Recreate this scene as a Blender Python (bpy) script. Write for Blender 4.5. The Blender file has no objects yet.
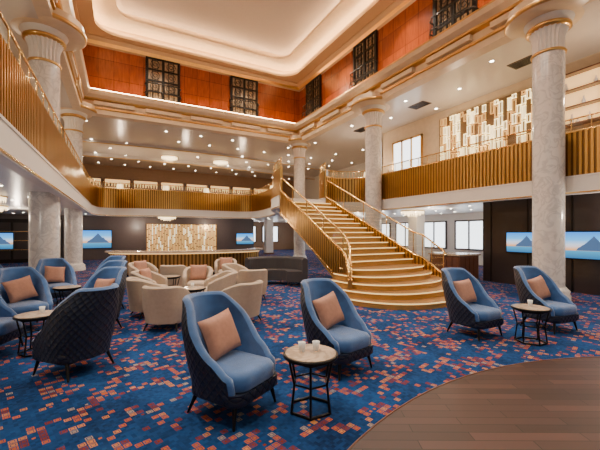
import bpy, math, random
from mathutils import Vector, Matrix
random.seed(4)
scene = bpy.context.scene
pi = math.pi

# ---------------------------------------------------------------- materials
def newmat(name):
    m = bpy.data.materials.new(name); m.use_nodes = True
    nt = m.node_tree
    return m, nt, nt.nodes['Principled BSDF']

def N(nt, t, **kw):
    n = nt.nodes.new(t)
    for k, v in kw.items(): setattr(n, k, v)
    return n

def setin(nt, sock, v):
    if hasattr(v, 'is_linked') or isinstance(v, bpy.types.NodeSocket): nt.links.new(v, sock)
    else: sock.default_value = v

def MA(nt, op, a, b=None, c=None, clamp=False):
    n = N(nt, 'ShaderNodeMath', operation=op); n.use_clamp = clamp
    setin(nt, n.inputs[0], a)
    if b is not None: setin(nt, n.inputs[1], b)
    if c is not None: setin(nt, n.inputs[2], c)
    return n.outputs[0]

def MIX(nt, f, a, b):
    n = N(nt, 'ShaderNodeMix', data_type='RGBA')
    setin(nt, n.inputs[0], f); setin(nt, n.inputs[6], a); setin(nt, n.inputs[7], b)
    return n.outputs[2]

def c4(c): return (c[0], c[1], c[2], 1)

def plain(name, col, rough=.5, metal=0, var=.12, scale=6, em=None, es=0, bump=0, bscale=80, coat=0):
    m, nt, p = newmat(name)
    tc = N(nt, 'ShaderNodeTexCoord')
    no = N(nt, 'ShaderNodeTexNoise'); no.inputs['Scale'].default_value = scale; no.inputs['Detail'].default_value = 3
    nt.links.new(tc.outputs['Object'], no.inputs['Vector'])
    a = c4([max(0, x*(1-var)) for x in col]); b = c4([min(1, x*(1+var)) for x in col])
    nt.links.new(MIX(nt, no.outputs['Fac'], a, b), p.inputs['Base Color'])
    p.inputs['Roughness'].default_value = rough; p.inputs['Metallic'].default_value = metal
    if coat: p.inputs['Coat Weight'].default_value = coat
    if em: p.inputs['Emission Color'].default_value = c4(em); p.inputs['Emission Strength'].default_value = es
    if bump:
        n2 = N(nt, 'ShaderNodeTexNoise'); n2.inputs['Scale'].default_value = bscale
        nt.links.new(tc.outputs['Object'], n2.inputs['Vector'])
        bp = N(nt, 'ShaderNodeBump'); bp.inputs['Strength'].default_value = bump; bp.inputs['Distance'].default_value = .01
        nt.links.new(n2.outputs['Fac'], bp.inputs['Height']); nt.links.new(bp.outputs[0], p.inputs['Normal'])
    return m

cream   = plain('cream_plaster', (.76, .60, .42), .35)
tan     = plain('tan_ceiling_border', (.34, .20, .11), .4, var=.05)
white   = plain('white_plaster', (.82, .78, .73), .5, var=.04)
ceilm   = plain('ceiling_paint', (.66, .61, .57), .25, var=.04)
ceill   = plain('lower_ceiling_paint', (.86, .82, .77), .3, var=.04)
domem   = plain('recess_paint', (.40, .35, .35), .6, var=.04)
gold    = plain('brushed_bronze', (.66, .40, .13), .3, .85)
goldrib = plain('ribbed_bronze', (.62, .36, .10), .28, .9, scale=3)
goldfin = plain('bronze_recess', (.20, .105, .03), .35, .8, scale=3)
brass   = plain('polished_brass', (.9, .6, .24), .2, 1)
black   = plain('black_metal', (.015, .013, .012), .35, .6)
darkp   = plain('dark_panel', (.030, .021, .020), .3, coat=.3)
midp    = plain('taupe_panel', (.085, .062, .06), .4)
galfl   = plain('gallery_bounce_floor', (.36, .25, .16), .8)  # unseen deck top, colour lightened so light bounces up to the ceiling
warmw   = plain('warm_gallery_wall', (.30, .16, .08), .45)
walnut  = plain('walnut', (.14, .055, .03), .3, scale=3, var=.3, coat=.3)
velvet  = plain('blue_velvet', (.034, .120, .33), .7, var=.45, scale=9, bump=.3, bscale=200)
velvet.node_tree.nodes['Principled BSDF'].inputs['Sheen Weight'].default_value = .5
pillowm = plain('taupe_cushion', (.46, .24, .17), .8, var=.2, scale=25, bump=.4, bscale=160)
beige   = plain('beige_upholstery', (.48, .38, .29), .8, var=.12, scale=20, bump=.3, bscale=200)
greyup  = plain('charcoal_upholstery', (.05, .045, .05), .7, bump=.3)
tread   = plain('stair_tread', (.22, .10, .028), .4, var=.2)
riser   = plain('stair_riser', (.60, .33, .09), .35, .4)
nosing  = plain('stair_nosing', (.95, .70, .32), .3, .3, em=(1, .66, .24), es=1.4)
ledw    = plain('warm_led', (1, .85, .6), .5, em=(1, .68, .36), es=42)
lamp    = plain('lamp_lens', (1, .95, .85), .5, em=(1, .88, .70), es=32)
daylight= plain('window_daylight', (.9, .95, 1), .5, em=(.85, .93, 1), es=3.4)
crystal = plain('crystal', (1, .85, .6), .15, em=(1, .72, .38), es=3.5)
ceramic = plain('white_ceramic', (.85, .83, .8), .2)
artgold = plain('glowing_gold_leaf', (.75, .5, .2), .35, .5, var=.3, scale=12, em=(1, .55, .18), es=.7)  # emission stands in for lamplight falling on the gold leaf
artcrm  = plain('glowing_art_cream', (.95, .85, .6), .4, em=(1, .78, .42), es=1.5)  # slight glow put into the cream pieces so the artwork looks lit
artback = plain('glowing_art_backing', (.10, .05, .02), .4, em=(1, .5, .15), es=.07)  # faint emission imitates warm light on the backing
niche   = plain('backlit_niche', (.9, .6, .3), .5, em=(1, .58, .22), es=1.4)
pane    = plain('curtained_pane', (.30, .22, .15), .15, var=.6)

def glassmat():
    m = bpy.data.materials.new('clear_glass'); m.use_nodes = True
    nt = m.node_tree; nt.nodes.clear()
    o = N(nt, 'ShaderNodeOutputMaterial'); t = N(nt, 'ShaderNodeBsdfTransparent'); g = N(nt, 'ShaderNodeBsdfGlossy')
    t.inputs[0].default_value = (.97, .96, .92, 1); g.inputs['Roughness'].default_value = .03
    mx = N(nt, 'ShaderNodeMixShader'); mx.inputs[0].default_value = .07
    nt.links.new(t.outputs[0], mx.inputs[1]); nt.links.new(g.outputs[0], mx.inputs[2])
    nt.links.new(mx.outputs[0], o.inputs[0]); return m
glass = glassmat()

def marble(name, base, vein, scale=1.3, k=12, amt=.55):
    m, nt, p = newmat(name)
    tc = N(nt, 'ShaderNodeTexCoord')
    n = N(nt, 'ShaderNodeTexNoise'); n.inputs['Scale'].default_value = scale; n.inputs['Detail'].default_value = 8; n.inputs['Distortion'].default_value = 1.2
    nt.links.new(tc.outputs['Object'], n.inputs['Vector'])
    v = MA(nt, 'ABSOLUTE', MA(nt, 'SUBTRACT', n.outputs['Fac'], .5))
    f = MA(nt, 'SUBTRACT', 1, MA(nt, 'MULTIPLY', v, k), clamp=True)
    nt.links.new(MIX(nt, MA(nt, 'MULTIPLY', f, amt), c4(base), c4(vein)), p.inputs['Base Color'])
    p.inputs['Roughness'].default_value = .18
    return m
marb = marble('white_marble', (.78, .75, .72), (.42, .41, .42), 3.4, 14, .5)
marbtop = marble('cream_marble_top', (.58, .46, .34), (.26, .18, .13), 5)

def mahog():
    m, nt, p = newmat('mahogany_panels')
    tc = N(nt, 'ShaderNodeTexCoord'); sp = N(nt, 'ShaderNodeSeparateXYZ'); nt.links.new(tc.outputs['Object'], sp.inputs[0])
    s = MA(nt, 'ADD', sp.outputs[0], sp.outputs[1])
    cb = N(nt, 'ShaderNodeCombineXYZ'); nt.links.new(s, cb.inputs[0]); nt.links.new(MA(nt, 'ADD', sp.outputs[2], .6), cb.inputs[1])
    br = N(nt, 'ShaderNodeTexBrick'); br.offset = 0
    nt.links.new(cb.outputs[0], br.inputs['Vector'])
    br.inputs['Color1'].default_value = (.40, .080, .013, 1); br.inputs['Color2'].default_value = (.29, .052, .009, 1)
    br.inputs['Mortar'].default_value = (.12, .016, .004, 1); br.inputs['Scale'].default_value = 1
    br.inputs['Brick Width'].default_value = .62; br.inputs['Row Height'].default_value = .84; br.inputs['Mortar Size'].default_value = .01
    no = N(nt, 'ShaderNodeTexNoise'); no.inputs['Scale'].default_value = 6; no.inputs['Detail'].default_value = 6
    mp = N(nt, 'ShaderNodeMapping'); mp.inputs['Scale'].default_value = (3, 3, .4)
    nt.links.new(tc.outputs['Object'], mp.inputs[0]); nt.links.new(mp.outputs[0], no.inputs['Vector'])
    mul = N(nt, 'ShaderNodeMix', data_type='RGBA', blend_type='MULTIPLY'); mul.inputs[0].default_value = .7
    nt.links.new(br.outputs['Color'], mul.inputs[6]); nt.links.new(no.outputs['Fac'], mul.inputs[7])
    nt.links.new(mul.outputs[2], p.inputs['Base Color'])
    p.inputs['Roughness'].default_value = .25
    return m
mahogany = mahog()

def quilt():
    m, nt, p = newmat('quilted_navy')
    uv = N(nt, 'ShaderNodeUVMap'); sp = N(nt, 'ShaderNodeSeparateXYZ'); nt.links.new(uv.outputs[0], sp.inputs[0])
    k = pi/.085
    a = MA(nt, 'ABSOLUTE', MA(nt, 'SINE', MA(nt, 'MULTIPLY', MA(nt, 'ADD', sp.outputs[0], sp.outputs[1]), k)))
    b = MA(nt, 'ABSOLUTE', MA(nt, 'SINE', MA(nt, 'MULTIPLY', MA(nt, 'SUBTRACT', sp.outputs[0], sp.outputs[1]), k)))
    h = MA(nt, 'POWER', MA(nt, 'MULTIPLY', a, b), .4)
    bp = N(nt, 'ShaderNodeBump'); bp.inputs['Strength'].default_value = .8; bp.inputs['Distance'].default_value = .012
    nt.links.new(h, bp.inputs['Height']); nt.links.new(bp.outputs[0], p.inputs['Normal'])
    nt.links.new(MIX(nt, h, (.003, .004, .008, 1), (.016, .024, .05, 1)), p.inputs['Base Color'])
    p.inputs['Roughness'].default_value = .42
    return m
navyq = quilt()

def carpet():
    m, nt, p = newmat('patterned_carpet')
    tc = N(nt, 'ShaderNodeTexCoord')
    def lattice(rot, size):
        mp = N(nt, 'ShaderNodeMapping'); mp.inputs['Rotation'].default_value = (0, 0, math.radians(rot)); s = 1/size
        mp.inputs['Scale'].default_value = (s, s, s)
        nt.links.new(tc.outputs['Object'], mp.inputs[0])
        fl = N(nt, 'ShaderNodeVectorMath', operation='FLOOR'); nt.links.new(mp.outputs[0], fl.inputs[0])
        sf = N(nt, 'ShaderNodeSeparateXYZ'); nt.links.new(fl.outputs[0], sf.inputs[0])
        cell = N(nt, 'ShaderNodeCombineXYZ'); nt.links.new(sf.outputs[0], cell.inputs[0]); nt.links.new(sf.outputs[1], cell.inputs[1])
        w = N(nt, 'ShaderNodeTexWhiteNoise', noise_dimensions='3D'); nt.links.new(cell.outputs[0], w.inputs['Vector'])
        fr = N(nt, 'ShaderNodeVectorMath', operation='FRACTION'); nt.links.new(mp.outputs[0], fr.inputs[0])
        sr = N(nt, 'ShaderNodeSeparateXYZ'); nt.links.new(fr.outputs[0], sr.inputs[0])
        dx = MA(nt, 'ABSOLUTE', MA(nt, 'SUBTRACT', sr.outputs[0], .5)); dy = MA(nt, 'ABSOLUTE', MA(nt, 'SUBTRACT', sr.outputs[1], .5))
        sc = N(nt, 'ShaderNodeVectorMath', operation='SCALE'); sc.inputs['Scale'].default_value = size
        nt.links.new(cell.outputs[0], sc.inputs[0])
        return MA(nt, 'MAXIMUM', dx, dy), w, sc.outputs[0]
    # cells are turned so that they read as diamonds along the room diagonal
    ROT = -17
    d, w, cpos = lattice(ROT, .062)
    inner = MA(nt, 'LESS_THAN', d, .2)
    ring = MA(nt, 'MULTIPLY', MA(nt, 'GREATER_THAN', d, .29), MA(nt, 'LESS_THAN', d, .42))
    cl = N(nt, 'ShaderNodeTexNoise'); cl.inputs['Scale'].default_value = 3.4; cl.inputs['Detail'].default_value = 3
    nt.links.new(cpos, cl.inputs['Vector'])
    prob = MA(nt, 'MULTIPLY', MA(nt, 'SUBTRACT', cl.outputs['Fac'], .42), 3.4, clamp=True)
    on = MA(nt, 'LESS_THAN', w.outputs['Value'], prob)
    sw = N(nt, 'ShaderNodeSeparateColor'); nt.links.new(w.outputs['Color'], sw.inputs[0])
    n3 = N(nt, 'ShaderNodeTexNoise'); n3.inputs['Scale'].default_value = 1.6; n3.inputs['Detail'].default_value = 4
    nt.links.new(tc.outputs['Object'], n3.inputs['Vector'])
    d2, w2, cp2 = lattice(ROT, .031)
    sw2 = N(nt, 'ShaderNodeSeparateColor'); nt.links.new(w2.outputs['Color'], sw2.inputs[0])
    nn = MA(nt, 'MULTIPLY', MA(nt, 'SUBTRACT', n3.outputs['Fac'], .3), 1.6)
    bf = MA(nt, 'ADD', MA(nt, 'MULTIPLY', sw2.outputs[1], .45), nn, clamp=True)
    base = MIX(nt, bf, (.003, .012, .050, 1), (.011, .066, .225, 1))
    pick = N(nt, 'ShaderNodeValToRGB'); e = pick.color_ramp; e.interpolation = 'CONSTANT'
    e.elements[0].color = (.44, .105, .022, 1); e.elements[1].position = .4; e.elements[1].color = (.19, .03, .014, 1)
    x = e.elements.new(.68); x.color = (.52, .20, .06, 1); x = e.elements.new(.9); x.color = (.30, .24, .20, 1)
    nt.links.new(sw.outputs[2], pick.inputs[0])
    isring = MA(nt, 'LESS_THAN', sw.outputs[0], .55)
    f1 = MA(nt, 'MULTIPLY', MA(nt, 'MULTIPLY', on, ring), isring)
    f2 = MA(nt, 'MULTIPLY', on, inner)
    solid = MA(nt, 'MULTIPLY', MA(nt, 'MULTIPLY', on, MA(nt, 'LESS_THAN', d, .42)), MA(nt, 'GREATER_THAN', sw.outputs[0], .72))
    f = MA(nt, 'MAXIMUM', MA(nt, 'MAXIMUM', f1, f2), solid)
    c = MIX(nt, f, base, pick.outputs[0])
    nt.links.new(c, p.inputs['Base Color']); p.inputs['Roughness'].default_value = .95
    p.inputs['Specular IOR Level'].default_value = .12
    n2 = N(nt, 'ShaderNodeTexNoise'); n2.inputs['Scale'].default_value = 300; nt.links.new(tc.outputs['Object'], n2.inputs['Vector'])
    bp = N(nt, 'ShaderNodeBump'); bp.inputs['Strength'].default_value = .3; bp.inputs['Distance'].default_value = .005
    nt.links.new(n2.outputs['Fac'], bp.inputs['Height']); nt.links.new(bp.outputs[0], p.inputs['Normal'])
    return m
carpetm = carpet()

def woodfloor():
    m, nt, p = newmat('dark_parquet')
    tc = N(nt, 'ShaderNodeTexCoord')
    mp = N(nt, 'ShaderNodeMapping'); mp.inputs['Rotation'].default_value = (0, 0, .5); nt.links.new(tc.outputs['Object'], mp.inputs[0])
    br = N(nt, 'ShaderNodeTexBrick'); nt.links.new(mp.outputs[0], br.inputs['Vector'])
    br.inputs['Color1'].default_value = (.075, .034, .028, 1); br.inputs['Color2'].default_value = (.030, .014, .012, 1)
    br.inputs['Mortar'].default_value = (.008, .004, .003, 1); br.inputs['Scale'].default_value = 1
    br.inputs['Brick Width'].default_value = .9; br.inputs['Row Height'].default_value = .11; br.inputs['Mortar Size'].default_value = .004
    nt.links.new(br.outputs['Color'], p.inputs['Base Color']); p.inputs['Roughness'].default_value = .45
    p.inputs['Specular IOR Level'].default_value = .35
    return m
woodm = woodfloor()

def screenmat():
    m, nt, p = newmat('screen_picture')
    uv = N(nt, 'ShaderNodeUVMap'); sp = N(nt, 'ShaderNodeSeparateXYZ'); nt.links.new(uv.outputs[0], sp.inputs[0])
    rp = N(nt, 'ShaderNodeValToRGB'); e = rp.color_ramp
    e.elements[0].color = (.02, .12, .3, 1); e.elements[1].color = (.03, .25, .8, 1)
    for pos, c in ((.28, (.05, .3, .5, 1)), (.32, (.9, .36, .10, 1)), (.5, (.6, .65, .75, 1)), (.7, (.10, .45, .9, 1))):
        x = e.elements.new(pos); x.color = c
    nt.links.new(sp.outputs[1], rp.inputs[0])
    no = N(nt, 'ShaderNodeTexNoise', noise_dimensions='1D'); no.inputs['Scale'].default_value = 5; nt.links.new(sp.outputs[0], no.inputs['W'])
    peak = MA(nt, 'SUBTRACT', .85, MA(nt, 'MULTIPLY', MA(nt, 'ABSOLUTE', MA(nt, 'SUBTRACT', sp.outputs[0], .6)), 1.7))
    peak = MA(nt, 'ADD', peak, MA(nt, 'MULTIPLY', MA(nt, 'SUBTRACT', no.outputs['Fac'], .5), .3))
    mt = MA(nt, 'MULTIPLY', MA(nt, 'LESS_THAN', sp.outputs[1], peak), MA(nt, 'GREATER_THAN', sp.outputs[1], .3))
    c = MIX(nt, mt, rp.outputs[0], (.05, .10, .2, 1))
    p.inputs['Base Color'].default_value = (0, 0, 0, 1); nt.links.new(c, p.inputs['Emission Color']); p.inputs['Emission Strength'].default_value = 1.8
    return m
screenm = screenmat()

# ---------------------------------------------------------------- mesh builder
class B:
    def __init__(s): s.v = []; s.f = []; s.m = []; s.s = []; s.uv = []
    def add(s, vs, fs, mi=0, sm=False, uvs=None):
        o = len(s.v); s.v += [tuple(x) for x in vs]
        s.uv += uvs if uvs else [(x[0]+x[1], x[2]) for x in vs]
        for k, f in enumerate(fs):
            s.f.append([i+o for i in f]); s.m.append(mi[k] if isinstance(mi, list) else mi); s.s.append(sm)
    def box(s, x0, x1, y0, y1, z0, z1, mi=0):
        vs = [(x, y, z) for z in (z0, z1) for y in (y0, y1) for x in (x0, x1)]
        s.add(vs, [(0,2,3,1),(4,5,7,6),(0,1,5,4),(2,6,7,3),(0,4,6,2),(1,3,7,5)], mi)
    def lathe(s, prof, n=32, c=(0,0,0), mi=0, sm=True, flute=0, fa=.02, cap=True):
        vs = []
        for r, z in prof:
            for i in range(n):
                a = 2*pi*i/n; rr = r*(1-(fa if (flute and i % 2) else 0))
                vs.append((c[0]+rr*math.cos(a), c[1]+rr*math.sin(a), c[2]+z))
        fs = []
        for j in range(len(prof)-1):
            for i in range(n):
                k = (i+1) % n; fs.append((j*n+i, j*n+k, (j+1)*n+k, (j+1)*n+i))
        s.add(vs, fs, mi, sm)
        if cap: s.add(vs[:n], [list(range(n))[::-1]], mi); s.add(vs[-n:], [list(range(n))], mi)
    def tube(s, path, rad, n=8, mi=0, cap=True):
        P = [Vector(p) for p in path]; R = rad if isinstance(rad, (list, tuple)) else [rad]*len(P)
        vs = []
        for i, p in enumerate(P):
            t = (P[min(i+1, len(P)-1)]-P[max(i-1, 0)]).normalized()
            up = Vector((0,0,1)) if abs(t.z) < .95 else Vector((1,0,0))
            a = t.cross(up).normalized(); b = a.cross(t)
            for k in range(n):
                q = 2*pi*k/n; vs.append(p+(a*math.cos(q)+b*math.sin(q))*R[i])
        fs = []
        for j in range(len(P)-1):
            for k in range(n):
                l = (k+1) % n; fs.append((j*n+k, j*n+l, (j+1)*n+l, (j+1)*n+k))
        s.add(vs, fs, mi, True)
        if cap: s.add(vs[:n], [list(range(n))], mi); s.add(vs[-n:], [list(range(n))], mi)
    def prism(s, poly, z0, z1, mt=0, ms=0, mb=None):
        n = len(poly); vs = [(x, y, z0) for x, y in poly]+[(x, y, z1) for x, y in poly]
        s.add(vs, [(i, (i+1) % n, n+(i+1) % n, n+i) for i in range(n)], ms)
        s.add(vs[n:], [list(range(n))], mt); s.add(vs[:n], [list(range(n))[::-1]], ms if mb is None else mb)
    def layers(s, outl, lay, mi=0, sm=True):
        rows = [outl(i) for i, z in lay]; n = len(rows[0]); vs = []
        for (i, z), r in zip(lay, rows): vs += [(x, y, z) for x, y in r]
        fs = [(j*n+i, j*n+(i+1) % n, (j+1)*n+(i+1) % n, (j+1)*n+i) for j in range(len(lay)-1) for i in range(n)]
        s.add(vs, fs, mi, sm); s.add(vs[:n], [list(range(n))[::-1]], mi); s.add(vs[-n:], [list(range(n))], mi, sm)
    def mesh(s, name, mats):
        me = bpy.data.meshes.new(name); me.from_pydata(s.v, [], s.f)
        for m in mats: me.materials.append(m)
        me.polygons.foreach_set('material_index', s.m); me.polygons.foreach_set('use_smooth', s.s)
        uvl = me.uv_layers.new(name='UVMap')
        li = [0]*len(me.loops); me.loops.foreach_get('vertex_index', li)
        flat = []
        for i in li: flat += s.uv[i]
        uvl.data.foreach_set('uv', flat)
        me.update(); return me
    def obj(s, name, mats, loc=(0,0,0), rz=0):
        return place(s.mesh(name, mats), name, loc, rz)

def place(me, name, loc=(0,0,0), rz=0, rot=None):
    o = bpy.data.objects.new(name, me); scene.collection.objects.link(o)
    o.location = loc; o.rotation_euler = rot if rot else (0, 0, rz); return o

def rrect(hx, hy, r, cx=0, cy=0, n=6):
    def f(ins):
        pts = []; a, b = hx-ins, hy-ins; rr = max(.01, r-ins*.5)
        for qx, qy, st in ((1,1,0),(-1,1,90),(-1,-1,180),(1,-1,270)):
            for k in range(n+1):
                t = math.radians(st+90*k/n)
                pts.append((cx+qx*(a-rr)+rr*math.cos(t), cy+qy*(b-rr)+rr*math.sin(t)))
        return pts
    return f

def resample(path, step):
    out = [tuple(path[0])]
    for a, b in zip(path[:-1], path[1:]):
        L = math.hypot(b[0]-a[0], b[1]-a[1]); n = max(1, int(round(L/step)))
        for i in range(1, n+1): out.append(tuple(a[k]+(b[k]-a[k])*i/n for k in range(len(a))))
    return out

def catmull(pts, n=8):
    out = []; P = [pts[0]]+list(pts)+[pts[-1]]
    for i in range(1, len(P)-2):
        for k in range(n):
            t = k/n; r = []
            for d in range(len(pts[0])):
                a, b, c, e = P[i-1][d], P[i][d], P[i+1][d], P[i+2][d]
                r.append(.5*((2*b)+(-a+c)*t+(2*a-5*b+4*c-e)*t*t+(-a+3*b-3*c+e)*t**3))
            out.append(tuple(r))
    out.append(tuple(pts[-1])); return out

def ribbon(b, path4, th=.06, rib=0, step=.07, mi=0, mi2=None):
    """vertical panel following path of (x,y,z0,z1); with ribs: square fins (mi) over recesses (mi2)"""
    P = resample(path4, step) if rib else path4; n = len(P)
    if rib:
        P2 = []
        for i in range(n-1):
            o = rib if i % 2 else 0
            P2.append((P[i], o, i)); P2.append((P[i+1], o, i))
    else: P2 = [(p, 0, i) for i, p in enumerate(P)]
    vs = []
    for p, o, i in P2:
        q, r = P[max(0, i-1)], P[min(n-1, i+1)]
        dx, dy = r[0]-q[0], r[1]-q[1]; L = math.hypot(dx, dy) or 1; nx, ny = -dy/L, dx/L
        vs += [(p[0]+nx*(th/2+o), p[1]+ny*(th/2+o), p[2]), (p[0]+nx*(th/2+o), p[1]+ny*(th/2+o), p[3]),
               (p[0]-nx*(th/2+o), p[1]-ny*(th/2+o), p[3]), (p[0]-nx*(th/2+o), p[1]-ny*(th/2+o), p[2])]
    fs = []; ms = []; m = len(P2)
    for i in range(m-1):
        for k in range(4):
            l = (k+1) % 4; fs.append((i*4+k, i*4+l, i*4+4+l, i*4+4+k))
            ms.append(mi2 if (rib and mi2 is not None and i % 4 == 0) else mi)
    fs += [(0,1,2,3), tuple(4*(m-1)+k for k in (3,2,1,0))]; ms += [mi, mi]
    b.add(vs, fs, ms)

# ---------------------------------------------------------------- room shell
b = B(); b.box(-9, 16, -3.5, 30, -.1, 0); b.obj('floor', [carpetm])
b = B()
disc = [(3.5+4.92*math.cos(a), -2.45+4.92*math.sin(a)) for a in [2*pi*i/96 for i in range(96)]]
b.prism(disc, .0005, .006, 0, 0)
dd = [(x, y, .005) for x, y in disc]; b.tube(dd+[dd[0]], .009, 6, 1, cap=False)
b.obj('floor_parquet', [woodm, walnut])

CL, CR, CY = -1.75, 9.4, 17.6      # atrium walls
void = [(-1.35,-3.5),(-1.35,19.6)]+catmull([(-1.35,19.6),(-1.1,21.2),(-.3,21.7),(1,21.35),(3.2,21.1),(5.5,21.3),(7.2,21.3),(7.8,20.3),(7.6,18),(7.0,15.5),(5.8,13.2),(5.3,11.365)])[1:]
void2 = catmull([(7.25,11.365),(7.6,12.3),(8.6,12.7),(9.6,12.3),(9.85,11.4)])+[(9.85,-3.5)]
deck = void+void2+[(16,-3.5),(16,30),(-9,30),(-9,-3.5)]
b = B(); b.prism(deck, 2.68, 2.95, 1, 0, 0); b.obj('ceiling_lower', [ceill, galfl])
c2 = [(CL,-3.5),(CL,CY),(CR,CY),(CR,-3.5),(16,-3.5),(16,30),(-9,30),(-9,-3.5)]
b = B(); b.prism(c2, 6.86, 7.0, 0, 0, 0)
for y0, z in ((23.5, 6.70), (27.0, 6.60)):
    pts = [(-9+25*i/40, y0-1.6*math.sin(pi*i/40)) for i in range(41)]
    ribbon(b, [(x, y, z, 6.87) for x, y in pts], .1, 0)
    ribbon(b, [(x, y-.06, z, z+.04) for x, y in pts], .03, 0, mi=1)
b.obj('ceiling_gallery', [ceilm, gold])

b = B(); b.box(-9.2, 8.9, 24, 24.15, 0, 2.68); b.obj('wall_back_lower', [midp])
b = B(); b.box(-9.2, 16.2, 30, 30.2, 0, 7); b.obj('wall_back', [warmw])
b = B(); b.box(-9.2, -9, -3.5, 30, 0, 7); b.obj('wall_left', [warmw])
b = B(); b.box(16, 16.2, -3.5, 30, 0, 7); b.obj('wall_right', [white])
b = B(); b.box(11, 11.2, -3.5, 7.2, 0, 2.68)
for i in range(9): b.box(10.975, 11, 6.9-1.15*i, 6.93-1.15*i, 0, 2.68, 1)
b.obj('wall_right_panel', [darkp, black])
b = B(); b.box(12.2, 12.35, -3.5, 13.5, 2.95, 6.86); b.obj('wall_right_gallery', [cream])
b = B(); b.box(CL-.2, CL, -3.5, CY+.2, 7, 10.4); b.obj('wall_left_upper', [mahogany])
b = B(); b.box(CR, CR+.2, -3.5, CY+.2, 7, 10.4); b.obj('wall_right_upper', [mahogany])
b = B(); b.box(CL, CR, CY, CY+.2, 7, 10.4); b.obj('wall_back_upper', [mahogany])

def ring(b, o, i, z, mi):
    n = len(o); vs = [(x, y, z) for x, y in o]+[(x, y, z) for x, y in i]
    b.add(vs, [(k, (k+1) % n, n+(k+1) % n, n+k) for k in range(n)], mi)
def side(b, o, z0, z1, mi):
    n = len(o); vs = [(x, y, z0) for x, y in o]+[(x, y, z1) for x, y in o]
    b.add(vs, [(k, (k+1) % n, n+(k+1) % n, n+k) for k in range(n)], mi)
xc, yc = (CL+CR)/2, (CY-3.5)/2
R0 = rrect(5.75, 10.75, .02, xc, yc); R1 = rrect(4.75, 9.95, .9, xc, yc); R1b = rrect(5.0, 10.2, .9, xc, yc)
R2 = rrect(3.95, 9.15, .7, xc, yc); R2b = rrect(4.4, 9.6, .7, xc, yc)
b = B()
ring(b, R0(0), R1(0), 10.35, 0); side(b, R1(0), 10.35, 10.47, 1); ring(b, R1(0), R1b(0), 10.47, 1); side(b, R1b(0), 10.47, 10.8, 1)
ring(b, R1b(0), R2(0), 10.8, 1); side(b, R2(0), 10.8, 10.92, 1); ring(b, R2(0), R2b(0), 10.92, 1); side(b, R2b(0), 10.92, 11.3, 1)
b.add([(x, y, 11.3) for x, y in R2b(0)], [list(range(28))], 2)
b.obj('ceiling', [tan, cream, domem])
b = B()
for R, z in ((R1b, 10.52), (R2b, 10.97)):
    pts = [(x, y, z) for x, y in R(.05)]; b.tube(pts+[pts[0]], .022, 6)
b.obj('cove_led_strip', [ledw])

# cornice
prof = [(0,6.86,0),(.3,6.9,0),(.3,7.1,1),(.36,7.12,1),(.36,7.18,0),(.24,7.24,0),(.24,7.46,1),(.4,7.5,1),(.42,7.56,0),(.58,7.66,0),(.62,7.8,1),(.62,7.86,0),(.0,7.88,0)]
def usweep(b, prof, y0=-3.5):
    for (d0, z0, m), (d1, z1, _) in zip(prof[:-1], prof[1:]):
        A = [(CL+d0,y0,z0),(CL+d0,CY-d0,z0),(CR-d0,CY-d0,z0),(CR-d0,y0,z0)]
        C = [(CL+d1,y0,z1),(CL+d1,CY-d1,z1),(CR-d1,CY-d1,z1),(CR-d1,y0,z1)]
        b.add(A+C, [(i, i+1, 5+i, 4+i) for i in range(3)], m)
b = B(); usweep(b, prof)
for y in (16, 13.8, 11.5, 9.3, 7.1, 4.9, 2.7):
    b.box(CR-.40, CR-.2, y-.8, y+.8, 7.28, 7.44, 0); b.box(CL+.2, CL+.40, y-.8, y+.8, 7.28, 7.44, 0)
for x in (-.2, 1.86, 3.9, 5.97, 8.0): b.box(x-.8, x+.8, CY-.40, CY-.2, 7.28, 7.44, 0)
b.obj('trim_cornice', [cream, gold])
b = B(); usweep(b, [(0,10.0,0),(.1,10.05,1),(.14,10.2,0),(.3,10.3,0),(.3,10.36,0)])
b.obj('trim_crown', [tan, gold])
b = B(); usweep(b, [(.5,7.89,0),(.53,7.89,0),(.53,7.91,0),(.5,7.91,0),(.5,7.89,0)]); b.obj('cornice_led_strip', [ledw])

# ---------------------------------------------------------------- columns
b = B()
b.lathe([(.45,0),(.45,.12),(.42,.16),(.44,.22),(.38,.28),(.35,.32)], 40, mi=0)
b.lathe([(.335,.32),(.335,6.05)], 40, mi=0)
b.lathe([(.36,6.02),(.375,6.05),(.36,6.08)], 40, mi=1)
b.lathe([(.335,6.08),(.335,6.4),(.38,6.55),(.42,6.6)], 48, mi=3, flute=1, fa=.1, sm=False)
b.lathe([(.40,6.6),(.47,6.63),(.47,6.69),(.43,6.72)], 40, mi=1)
b.lathe([(.42,6.72),(.50,6.8),(.52,6.86)], 40, mi=3)
b.lathe([(.52,6.85),(.86,6.87),(.9,6.9)], 48, mi=2, cap=False)
b.lathe([(.9,6.9),(.94,6.92),(.94,7.0),(.88,7.04)], 48, mi=1, cap=False)
b.lathe([(.88,7.04),(.88,7.2)], 48, mi=2)
colme = b.mesh('column', [marb, gold, cream, white])
for x, y in ((9.4,4.45),(9.4,11.0),(9.4,17.6),(-1.74,10.95),(-1.78,17.6),(-1.75,4.4)):
    place(colme, 'column', (x, y, 0))

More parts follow.
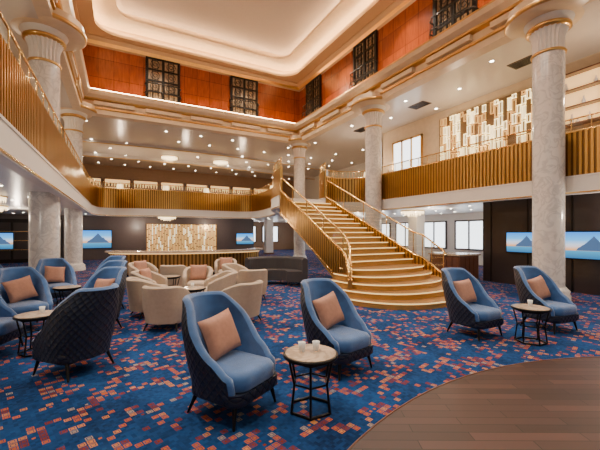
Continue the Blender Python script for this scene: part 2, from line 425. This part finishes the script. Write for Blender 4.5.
# ---------------------------------------------------------------- balcony balustrades
def balus(name, path, z1=4.1):
    b = B(); ribbon(b, [(x, y, 3.03, z1) for x, y in path], .06, .022, .06, 0, 4)
    ribbon(b, [(x, y, 2.58, 3.02) for x, y in path], .2, 0, mi=1)
    ribbon(b, [(x, y, 2.99, 3.03) for x, y in path], .24, 0, mi=1)
    ribbon(b, [(x, y, 2.60, 2.63) for x, y in path], .24, 0, mi=2)
    b.tube([(x, y, z1+.02) for x, y in path], .035, 8, 2)
    ribbon(b, [(x, y, z1, z1+.32) for x, y in path], .012, 0, mi=3)
    b.tube([(x, y, z1+.34) for x, y in path], .02, 8, 2)
    for p in resample(path, 1.4)[::1]: b.tube([(p[0], p[1], z1), (p[0], p[1], z1+.34)], .012, 6, 2)
    b.obj(name, [goldrib, white, brass, glass, goldfin])
balus('balcony_balustrade', resample(void, .6)); balus('balcony_balustrade', resample(void2, .4))

# ---------------------------------------------------------------- windows + juliet balconies
b = B(); W = .72; Z0, Z1 = 7.9, 10.0
b.box(-W, W, -.02, 0, Z0, Z1, 1)
for x in (-W, 0, W): b.box(x-.06, x+.06, -.09, 0, Z0, Z1, 0)
for x in (-.48, -.24, .24, .48): b.box(x-.014, x+.014, -.06, 0, Z0, Z1, 0)
for i in range(5):
    z = Z0+(Z1-Z0)*i/4; b.box(-W-.05, W+.05, -.08, 0, z-.035, z+.035, 0)
for i in (1, 2, 3):
    z = Z0+(Z1-Z0)*(i+.5)/4
    for x in (-.36,.36):
        b.tube([(x+.2*math.cos(t*pi/8), -.05, z+.19*math.sin(t*pi/8)) for t in range(17)], .014, 6, 0)
        b.tube([(x+.08*math.cos(t*pi/6), -.05, z+.08*math.sin(t*pi/6)) for t in range(13)], .014, 6, 0)
for z in (Z0+.02, Z0+.4, Z0+.8): b.tube([(-.8,0,z),(-.8,-.2,z),(-.6,-.36,z),(.6,-.36,z),(.8,-.2,z),(.8,0,z)], .022, 6, 0)
for i in range(13):
    x = -.72+.12*i; y = -.36 if abs(x) < .62 else -.28
    b.tube([(x,y,Z0),(x,y-.05,Z0+.25),(x,y,Z0+.5),(x,y,Z0+.8)], .011, 6, 0)
winme = b.mesh('window', [black, pane])
k = 1
for x in (1.86, 5.97): place(winme, 'window_%d' % k, (x, CY-.01, 0)); k += 1
for y in (15.9, 11.5, 7.1, 2.7):
    place(winme, 'window_%d' % k, (CR-.01, y, 0), -pi/2); k += 1
    place(winme, 'window_%d' % k, (CL+.01, y, 0), pi/2); k += 1

b = B()
b.box(-.8, .8, -.04, 0, .8, 2.25, 1)
for x in (-.8, 0, .8): b.box(x-.04, x+.04, -.08, 0, .75, 2.3, 0)
for z in (.78, 2.27): b.box(-.84, .84, -.08, 0, z-.04, z+.04, 0)
lw = b.mesh('window', [midp, daylight])
for y in (9, 11.2, 13.4, 15.6, 17.8, 20, 22.2, 24.4, 26.6): place(lw, 'window_%d' % k, (15.99, y, 0), -pi/2); k += 1
for x in (10.5, 12.8): place(lw, 'window_%d' % k, (x, 29.99, 0)); k += 1
b = B(); b.box(-.9, .9, -.04, 0, 4.7, 6.1, 1)
for x in (-.9, -.3, .3, .9): b.box(x-.04, x+.04, -.08, 0, 4.65, 6.15, 0)
for z in (4.68, 6.12): b.box(-.94, .94, -.08, 0, z-.04, z+.04, 0)
gw = b.mesh('window', [gold, daylight])
place(gw, 'window_%d' % k, (12.19, 11.8, 0), -pi/2); k += 1

# ---------------------------------------------------------------- staircase
b = B()
def hull(cx, a, bb, yb):
    pts = []
    for i in range(33):
        t = pi*i/32; c, s_ = math.cos(t), math.sin(t)
        pts.append((cx-a*math.copysign(abs(c)**.8, c), 7.2-bb*s_**.85))
    return [(cx-a, yb)]+pts+[(cx+a, yb)]
for i in range(5):
    f = i/4; cx = 6.27+.28*f; a = 1.77-.47*f; bb = 2.2-1.6*f; z = .14*(i+1)
    b.prism(hull(cx, a, bb, 7.5), 0, z-.035, 0, 1)
    b.prism(hull(cx, a+.025, bb+.025, 7.5), z-.03, z, 0, 2)
def XR(y): return 7.85-.6*(y-7.4)/3.965
for i in range(13):
    z = .7+.1607*(i+1); y = 7.4+.305*i; xr = XR(y)
    b.box(5.33, xr, y, y+.33, z-.36, z-.03, 1); b.box(5.33, xr, y-.025, y+.31, z-.03, z, 0)
    b.box(5.33, xr, y-.028, y-.02, z-.032, z-.002, 2)
def L(y): return .7+.1607+(y-7.4)*(.1607/.305)
b.add([(5.33,7.4,.0),(7.85,7.4,.0),(7.25,11.4,2.5),(5.33,11.4,2.5),(5.33,7.4,.6),(7.85,7.4,.6),(7.25,11.4,2.7),(5.33,11.4,2.7)],
      [(0,1,2,3),(4,5,6,7),(0,3,7,4),(1,5,6,2),(0,4,5,1),(3,2,6,7)], 1)
ys = [11.365, 10.4, 9.4, 8.4, 7.4]
lp = [(5.28, y, L(y)-.58, L(y)+.26) for y in ys]+[(5.2,7.1,.1,.94),(5.06,6.8,.0,.72),(4.84,6.5,0,.5)]
ribbon(b, lp, .07, .02, .06, 3, 6)
rp = [(XR(y)+.04, y, L(y)-.5, L(y)+.12) for y in ys]+[(7.95,7.1,.1,.9),(8.0,6.8,0,.7),(8.0,6.4,0,.45)]
ribbon(b, rp, .07, .02, .06, 3, 6)
def topcap(path, r=.03): b.tube([(p[0], p[1], p[3]+.01) for p in path], r, 8, 4)
topcap(lp); topcap(rp)
b.tube([(p[0]-.03, p[1], p[2]+.02) for p in lp], .03, 8, 4)
def rails(path, h0, mi=4):
    gl = [(x, y, z+.02, z+h0) for x, y, z in path]; ribbon(b, gl, .012, 0, mi=5)
    b.tube([(x, y, z+h0) for x, y, z in path]+[(path[-1][0]-.06, path[-1][1]-.12, path[-1][2]+h0-.12)], .026, 8, mi)
    P = resample(path, .95)
    for p in P: b.tube([(p[0], p[1], p[2]), (p[0], p[1], p[2]+h0)], .016, 6, mi)
rails([(p[0], p[1], p[3]) for p in lp], .5)
rails([(p[0], p[1], p[3]) for p in rp], .68)
b.box(5.3, 7.3, 11.37, 11.6, 2.55, 2.9, 1)
b.obj('staircase', [tread, riser, nosing, goldrib, brass, glass, goldfin])

# ---------------------------------------------------------------- chairs
def ss(a, b_, x):
    t = min(1, max(0, (x-a)/(b_-a))); return t*t*(3-2*t)
def chair_mesh(name, rx, ry, z0, armz, top, lean, fwd, endz, s0, s1, mats, th=.07, seatz=.44, taper=.1, bow=.0):
    b = B(); n = 52; m = 10; outer = []; inner = []; ou = []
    for i in range(n+1):
        th_ = -130+260*i/n; a = abs(th_)/130; sg = 1 if th_ >= 0 else -1
        def pos(rx_, ry_):
            if abs(th_) <= 90:
                t = math.radians(th_); return rx_*math.copysign(abs(math.sin(t))**.85, math.sin(t)), ry_*math.cos(t)
            return sg*(rx_-.03*(abs(th_)-90)/40), -(abs(th_)-90)/40*fwd
        zt = armz+(top-armz)*(1-ss(s0, s1, a)); zt = zt-(armz-endz)*ss(.82, 1, a)
        bk = max(0, math.cos(math.radians(min(90, abs(th_)))))
        co, ci, cu = [], [], []
        for j in range(m+1):
            k_ = j/m; z = z0+(zt-z0)*k_; q = (z-z0)/(top-z0); ly = lean*q**1.2*(.25+.75*bk)
            sx = (.9+.12*ss(0, .4, q)+bow*ss(.3, .65, q))*(1-taper*ss(.7, 1, q))
            X, Y = pos(rx, ry); co.append((X*sx, Y+ly, z))
            X, Y = pos(rx-th, ry-th); ci.append((X*sx, Y+ly, z))
            cu.append((th_/130*1.0, z))
        outer.append(co); inner.append(ci); ou.append(cu)
    w = m+1; vo = [p for c in outer for p in c]; vi = [p for c in inner for p in c]; uo = [p for c in ou for p in c]
    b.add(vo, [(i*w+j, (i+1)*w+j, (i+1)*w+j+1, i*w+j+1) for i in range(n) for j in range(m)], 1, True, uo)
    b.add(vi, [(i*w+j, i*w+j+1, (i+1)*w+j+1, (i+1)*w+j) for i in range(n) for j in range(m)], 0, True)
    path = [(outer[0][j], inner[0][j], 'e') for j in range(m)]+[(outer[i][m], inner[i][m], 't') for i in range(n+1)]+[(outer[n][j], inner[n][j], 'e') for j in range(m-1, -1, -1)]
    vs = []
    for o, i_, t in path:
        o = Vector(o); i_ = Vector(i_); mid = (o+i_)/2; d = Vector((0,0,.03)) if t == 't' else Vector((0,-.03,0))
        vs += [o, o*.75+i_*.25+d*.8, mid+d, o*.25+i_*.75+d*.8, i_]
    L_ = len(path)
    b.add(vs, [(p*5+q, p*5+q+1, p*5+q+6, p*5+q+5) for p in range(L_-1) for q in range(4)], 0, True)
    hx = rx-th-.005; fr = fwd+.08
    cyy = (ry-th-fr-.02)/2; hy = (ry-th+fr)/2
    b.layers(rrect(rx*.86, hy+.0, .12, 0, cyy), [(.03, z0-.03), (0, z0), (0, z0+.09)], 1)
    b.layers(rrect(hx*.95, hy, .13, 0, cyy), [(.03, z0+.08), (0, z0+.11), (0, seatz-.05), (.02, seatz-.015), (.06, seatz), (.14, seatz+.01)], 0)
    for sx in (-1, 1):
        for yy, oy in ((-fwd-.0, -.03), (ry-.16, .08)):
            b.tube([(sx*rx*.66, yy, z0), (sx*rx*.78, yy+oy, 0)], [.024, .011], 8, 2)
    return b.mesh(name, mats)
blue = chair_mesh('armchair', .37, .33, .2, .52, .99, .2, .28, .40, .36, .86, [velvet, navyq, black], taper=.2, th=.08, bow=.04)
tub  = chair_mesh('tub_chair', .36, .33, .14, .60, .73, .08, .26, .54, .35, .95, [beige, beige, black], th=.09, seatz=.42, taper=0)

b = B(); n = 14
for sd in (1, -1):
    vs = []
    for i in range(n+1):
        for j in range(n+1):
            u = -1+2*i/n; v = -1+2*j/n
            t = .075*((1-u**4)*(1-v**4))**.5
            vs.append((.21*u*(1-.07*(1-v*v)), sd*t, .20*v*(1-.07*(1-u*u))))
    b.add(vs, [(i*(n+1)+j, (i+1)*(n+1)+j, (i+1)*(n+1)+j+1, i*(n+1)+j+1) for i in range(n) for j in range(n)], 0, True)
cush = b.mesh('throw_pillow', [pillowm])

def rot_of(d): return math.atan2(d[1], d[0])+pi/2
def put_chair(x, y, d, pillow=True, me=None):
    r = rot_of(d); place(me or blue, 'armchair' if not me else 'tub_chair', (x, y, 0), r)
    if pillow:
        M = Matrix.Rotation(r, 4, 'Z') @ Matrix.Translation((0, .13, .655)) @ Matrix.Rotation(math.radians(-20), 4, 'X') @ Matrix.Rotation(math.radians(random.uniform(-14, 14)), 4, 'Y')
        o = place(cush, 'throw_pillow'); o.matrix_world = Matrix.Translation((x, y, 0)) @ M

for x, y, d, pl in ((.92,3.1,(.5,-.87),1),(2.34,3.42,(.22,-.975),1),(5.06,3.5,(.0,-1.0),1),(6.48,3.1,(-.12,-.99),1),
                 (-.45,4.8,(-.67,.74),0),(-1.45,7.3,(.5,-.86),1),(-.35,6.6,(-.75,-.65),1),(-1.62,6.0,(.9,-.3),0),
                 (-.3,8.2,(-.7,-.7),1),(-1.3,9.6,(.4,-.9),1),(-2.6,8.3,(.9,-.4),1),(-2.8,10.5,(.5,-.8),1),(-.3,10.0,(-.7,-.7),1)):
    put_chair(x, y, d, pl)
for x, y, d in ((.71,6.2,(.5,.85)),(1.96,5.95,(-.5,.85)),(1.95,7.5,(-.95,.1)),(.62,8.45,(.7,-.4)),(1.75,8.75,(-.3,-.9)),
                (1.35,10.0,(.4,.9)),(2.9,7.9,(.2,.9)),(2.9,9.2,(.6,-.7)),(3.1,11.0,(-.3,-.9)),(.6,10.9,(.5,-.8)),(.5,7.3,(.9,.2))):
    put_chair(x, y, d, False, tub)
for x, y, d in ((.62,8.45,(.7,-.4)),(1.75,8.75,(-.3,-.9)),(.6,10.9,(.5,-.8)),(3.1,11.0,(-.3,-.9))):
    r = rot_of(d); o = place(cush, 'throw_pillow'); o.matrix_world = Matrix.Translation((x, y, 0)) @ Matrix.Rotation(r, 4, 'Z') @ Matrix.Translation((0, .1, .62)) @ Matrix.Rotation(math.radians(-12), 4, 'X')

# ---------------------------------------------------------------- tables
b = B(); H = .52; R = .255
b.lathe([(R-.01,H-.03),(R,H-.025),(R,H-.004),(R-.006,H)], 40, mi=1)
b.lathe([(R-.02,H-.001),(R-.02,H+.004)], 40, mi=0)
def hexring(z, r, t): 
    pts = [(r*math.cos(pi/3*i), r*math.sin(pi/3*i), z) for i in range(7)]; b.tube(pts, t, 6, 1)
hexring(H-.045, .22, .011); hexring(.013, .2, .013); hexring(H*.5, .17, .009)
for i in range(6):
    a = pi/3*i; c, s_ = math.cos(a), math.sin(a)
    b.tube([(.22*c,.22*s_,H-.04),(.17*c,.17*s_,H*.5),(.2*c,.2*s_,.012)], .011, 6, 1)
tab = b.mesh('side_table', [marbtop, black])
tabs = [(1.56,2.7),(5.42,2.8),(-1.0,5.75),(-.95,8.35),(1.3,7.0),(1.15,9.2),(2.2,9.9),(-1.9,9.3)]
for x, y in tabs: place(tab, 'side_table', (x, y, 0))
b = B(); b.lathe([(.022,0),(.03,.03),(.036,.085),(.033,.085),(.02,.01)], 20); cup = b.mesh('paper_cup', [ceramic])
for x, y in ((1.5,2.76),(1.63,2.72),(-.95,5.8),(5.5,2.85),(1.3,7.05)): place(cup, 'paper_cup', (x, y, .5245))

# dark curved sofa
b = B()
def arcp(d): return [(4.2+(.9-d)*math.cos(t), 9.4+(.9-d)*math.sin(t)) for t in [math.radians(-35+180*i/20) for i in range(21)]]
arc = arcp(0)
ribbon(b, [(x, y, .12, .78) for x, y in arc], .16, 0, mi=0)
ribbon(b, [(x, y, .14, .4) for x, y in arcp(.3)], .5, 0, mi=0)
ribbon(b, [(x, y, .4, .46) for x, y in arcp(.32)], .46, 0, mi=0)
for x, y in arc[::5]: b.tube([(x, y, .13), (x, y, 0)], .02, 6, 1)
b.tube([(x, y, .78) for x, y in arc], .085, 10, 0)
b.obj('curved_sofa', [greyup, black])

# ---------------------------------------------------------------- reception desk & art
b = B()
dp = catmull([(-.3,15.0),(.3,14.2),(2.1,13.4),(4.0,13.3),(5.2,13.8),(5.5,14.6)], 10)
ribbon(b, [(x, y, .08, .83) for x, y in dp], .12, .02, .07, 0, 5)
ribbon(b, [(x, y, .0, .08) for x, y in dp], .08, 0, mi=2)
ribbon(b, [(x, y, .88, .95) for x, y in dp], .5, 0, mi=1)
ribbon(b, [(x, y, .83, .88) for x, y in dp], .2, 0, mi=4)
ribbon(b, [(x, y, .1, .13) for x, y in dp], .2, 0, mi=3)
b.obj('reception_desk', [goldrib, marbtop, black, brass, niche, goldfin])
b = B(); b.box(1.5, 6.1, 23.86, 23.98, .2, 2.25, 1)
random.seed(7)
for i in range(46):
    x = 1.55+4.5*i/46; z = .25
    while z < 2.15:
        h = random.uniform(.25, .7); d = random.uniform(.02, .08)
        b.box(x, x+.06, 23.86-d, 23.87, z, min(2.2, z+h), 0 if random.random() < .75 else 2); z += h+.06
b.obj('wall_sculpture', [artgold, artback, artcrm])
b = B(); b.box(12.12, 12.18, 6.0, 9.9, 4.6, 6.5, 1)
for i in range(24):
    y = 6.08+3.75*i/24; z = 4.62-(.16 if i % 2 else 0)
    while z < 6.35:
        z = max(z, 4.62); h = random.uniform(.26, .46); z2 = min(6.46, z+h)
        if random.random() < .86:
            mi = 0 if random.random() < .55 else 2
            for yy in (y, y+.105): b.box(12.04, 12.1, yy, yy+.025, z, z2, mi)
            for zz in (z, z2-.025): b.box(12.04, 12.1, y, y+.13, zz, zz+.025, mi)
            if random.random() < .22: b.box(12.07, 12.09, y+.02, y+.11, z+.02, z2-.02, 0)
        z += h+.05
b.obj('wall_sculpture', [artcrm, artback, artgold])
b = B(); b.box(12.1, 12.18, 3.2, 5.3, 4.9, 6.4, 1)
for z in (4.88, 5.4, 5.9, 6.4): b.box(11.85, 12.18, 3.15, 5.35, z-.02, z+.02, 0)
for y in (3.15, 4.25, 5.33): b.box(11.85, 12.18, y-.02, y+.02, 4.88, 6.42, 0)
for i in range(14):
    y = 3.3+.145*i; z = random.choice((4.9, 5.42, 5.92)); h = random.uniform(.12, .3)
    b.lathe([(.04,0),(.06,h*.4),(.02,h*.8),(.025,h)], 12, (11.98, y, z), 2)
b.obj('display_shelving', [walnut, niche, ceramic])
b = B()
for j in range(8):
    x0 = -3+2.0*j
    b.box(x0, x0+1.7, 29.85, 29.9, 4.0, 5.8, 1)
    for z in (4.0, 4.6, 5.2, 5.8): b.box(x0-.05, x0+1.75, 29.5, 29.98, z-.025, z+.025, 0)
    for x in (x0-.05, x0+1.75): b.box(x-.03, x+.03, 29.5, 29.98, 2.95, 5.85, 0)
    for i in range(8):
        for z in (4.03, 4.63, 5.23):
            h = random.uniform(.2, .4); b.lathe([(.05,0),(.05,h*.6),(.02,h*.75),(.02,h)], 8, (x0+.15+.2*i, 29.68, z), 2)
b.obj('bar_shelving', [walnut, niche, darkp])

b = B(); b.lathe([(.16,0),(.16,.02),(.02,.04)], 20, mi=1); b.tube([(0,0,.02),(0,0,1.5)], .014, 8, 1)
b.lathe([(.2,1.4),(.15,1.72)], 24, mi=0, cap=False)
fl = b.mesh('floor_lamp', [crystal, brass])
for x, y in ((0,23.4),(2.6,23),(5.2,23.2),(10.9,13.2),(10.9,16),(-3,14),(8.7,20)): place(fl, 'floor_lamp', (x, y, 2.95))

# screens
b = B(); b.box(-.62, .62, -.06, 0, -.36, .36, 0)
b.add([(-.59,-.062,-.33),(.59,-.062,-.33),(.59,-.062,.33),(-.59,-.062,.33)], [(0,1,2,3)], 1, False, [(0,0),(1,0),(1,1),(0,1)])
tv = b.mesh('wall_television', [black, screenm])
for x, y, z, r, s in ((10.97,5.85,1.34,-pi/2,.85),(10.97,4.22,1.3,-pi/2,1.0),(-1.35,23.98,1.25,0,1.5),(8.2,23.98,1.2,0,1.1),(-5.8,23.4,1.2,0,1.2)):
    o = place(tv, 'wall_television', (x, y, z), r); o.scale = (s, 1, s*1.08)

b = B(); b.box(9.9, 10.9, 7.3, 8.5, .06, .86, 0); b.box(9.85, 10.95, 7.25, 8.55, .86, .92, 1); b.box(9.95, 10.85, 7.35, 8.45, 0, .06, 2)
for i in range(5): b.box(9.88, 9.9, 7.36+.22*i, 7.54+.22*i, .12, .8, 0)
for i in range(4): b.box(9.96+.22*i, 10.14+.22*i, 7.28, 7.3, .12, .8, 0)
b.obj('console_cabinet', [walnut, marbtop, black])
b = B(); b.box(-8.9, -3.0, 23.5, 23.98, 0, 2.4, 0)
for i in range(8): b.box(-8.8+.74*i, -8.2+.74*i, 23.44, 23.5, .2, 2.2, 1)
for z in (.7, 1.2, 1.7): b.box(-8.9, -3.0, 23.35, 23.5, z, z+.03, 2)
b.obj('display_shelving', [black, darkp, brass])
b = B()
b.box(-.28,.28,-.28,.28,0,2.675,0); b.box(-.33,.33,-.33,.33,0,.12,1)
pier = b.mesh('square_pier', [white, walnut])
piers = ((13,12),(13,18),(-5.5,17.6),(-5.5,11),(10.2,24.2))
for x, y in piers: place(pier, 'square_pier', (x, y, 0))

# chandeliers
b = B()
b.lathe([(.55,-.03),(.55,0)], 32, mi=1); b.lathe([(.5,-.1),(.52,-.03)], 32, mi=0)
for r, n, l in ((.5,28,.16),(.36,22,.22),(.2,14,.28)):
    for i in range(n):
        a = 2*pi*i/n; b.tube([(r*math.cos(a), r*math.sin(a), -.04), (r*math.cos(a), r*math.sin(a), -l)], [.016,.006], 6, 0)
ch = b.mesh('crystal_chandelier', [crystal, brass])
chl = ((2.6,22.4),(-4.4,17),(12.2,11.5),(-3.4,12.5)); chu = ((-3.2,20),(-2.9,15),(3.0,24.6),(6.5,24.4))
for x, y in chl: place(ch, 'crystal_chandelier', (x, y, 2.675))
for x, y in chu: place(ch, 'crystal_chandelier', (x, y, 6.855))

def inpoly(x, y, P):
    c = False; j = len(P)-1
    for i in range(len(P)):
        if (P[i][1] > y) != (P[j][1] > y) and x < (P[j][0]-P[i][0])*(y-P[i][1])/(P[j][1]-P[i][1])+P[i][0]: c = not c
        j = i
    return c
def dl(name, poly, z, step, r, m=.35, avoid=(), drop=0):
    b = B(); y = -2.5; q = 0
    while y < 29.5:
        x = -8.4+(step/2 if q % 2 else 0)
        while x < 15.6:
            if all(inpoly(x+a, y+c, poly) for a, c in ((m,0),(-m,0),(0,m),(0,-m))) and all(math.hypot(x-u, y-v) > .75 for u, v in avoid) and random.random() >= drop:
                b.lathe([(r,-.008),(r,0)], 10, (x, y, z), 0); b.lathe([(r*1.35,-.004),(r*1.35,0)], 12, (x, y, z), 1)
            x += step
        y += step; q += 1
    b.obj(name, [lamp, white])
dl('recessed_downlights', deck, 2.68, 1.35, .045, avoid=piers+chl)
dl('recessed_downlights', c2, 6.86, 1.75, .055, .5, avoid=chu, drop=.25)

b = B(); b.box(-.4,.4,-.25,.25,-.02,0,0)
for i in range(6): b.box(-.36,.36,-.21+.075*i,-.18+.075*i,-.03,-.02,1)
vent = b.mesh('ceiling_vent', [midp, black])
for x, y in ((10.8,9.8),(10.9,5.8),(10.8,13.5)): place(vent, 'ceiling_vent', (x, y, 6.86), pi/2)

# ---------------------------------------------------------------- lights
def light(t, name, loc, e, col=(1,.76,.52), size=.08, rot=(0,0,0), **kw):
    l = bpy.data.lights.new(name, t); l.energy = e; l.color = col
    l.shadow_soft_size = size
    for k_, v in kw.items(): setattr(l, k_, v)
    o = bpy.data.objects.new(name, l); scene.collection.objects.link(o); o.location = loc; o.rotation_euler = rot; return o
for x in (-1.1, 8.7):
    for y in (1, 5, 9, 13):
        a = .35 if x < 0 else -.35
        light('SPOT', 'atrium_downlight', (x, y, 10.3), 1300, size=.1, col=(1,.86,.70), rot=(0,-a,0), spot_size=2.2, spot_blend=.8)
for x in (1.5, 6): light('SPOT', 'atrium_downlight', (x, 16.6, 10.3), 850, size=.1, col=(1,.84,.66), rot=(-.3,0,0), spot_size=2.3, spot_blend=.8)
for x, y in ((-3.8,6),(-3.8,12),(-3.8,18),(1,22.8),(5.5,22.8),(11.8,10),(12.5,16),(10.4,3),(12,24)):
    light('POINT', 'ground_fill', (x, y, 2.1), 85, col=(1,.82,.64), size=.06)  # added fill lights without fixtures, brighten the lower deck and its ceiling
for x, y in ((-4,8),(-4,16),(0,24),(4,24),(8,24),(11,14),(11,8.5),(10.9,3.5),(11,21)):
    light('POINT', 'gallery_fill', (x, y, 5.3), 85, size=.08)  # added fill hung below the ceiling to brighten the gallery, no fixture
light('POINT', 'desk_fill', (2.6,16,2.3), 80)  # added unseen fill that brightens the desk and the back area
wd = bpy.data.worlds.new('world'); scene.world = wd; wd.use_nodes = True
bg = wd.node_tree.nodes['Background']; bg.inputs[0].default_value = (1,.92,.82,1); bg.inputs[1].default_value = .5

# ---------------------------------------------------------------- camera
cd = bpy.data.cameras.new('camera'); cd.lens = 336/600*36; cd.sensor_width = 36; cd.shift_y = 8/600; cd.clip_start = .05
co = bpy.data.objects.new('camera', cd); scene.collection.objects.link(co)
co.location = (0,0,1.63); co.rotation_euler = (pi/2, 0, -math.radians(28.2)); scene.camera = co
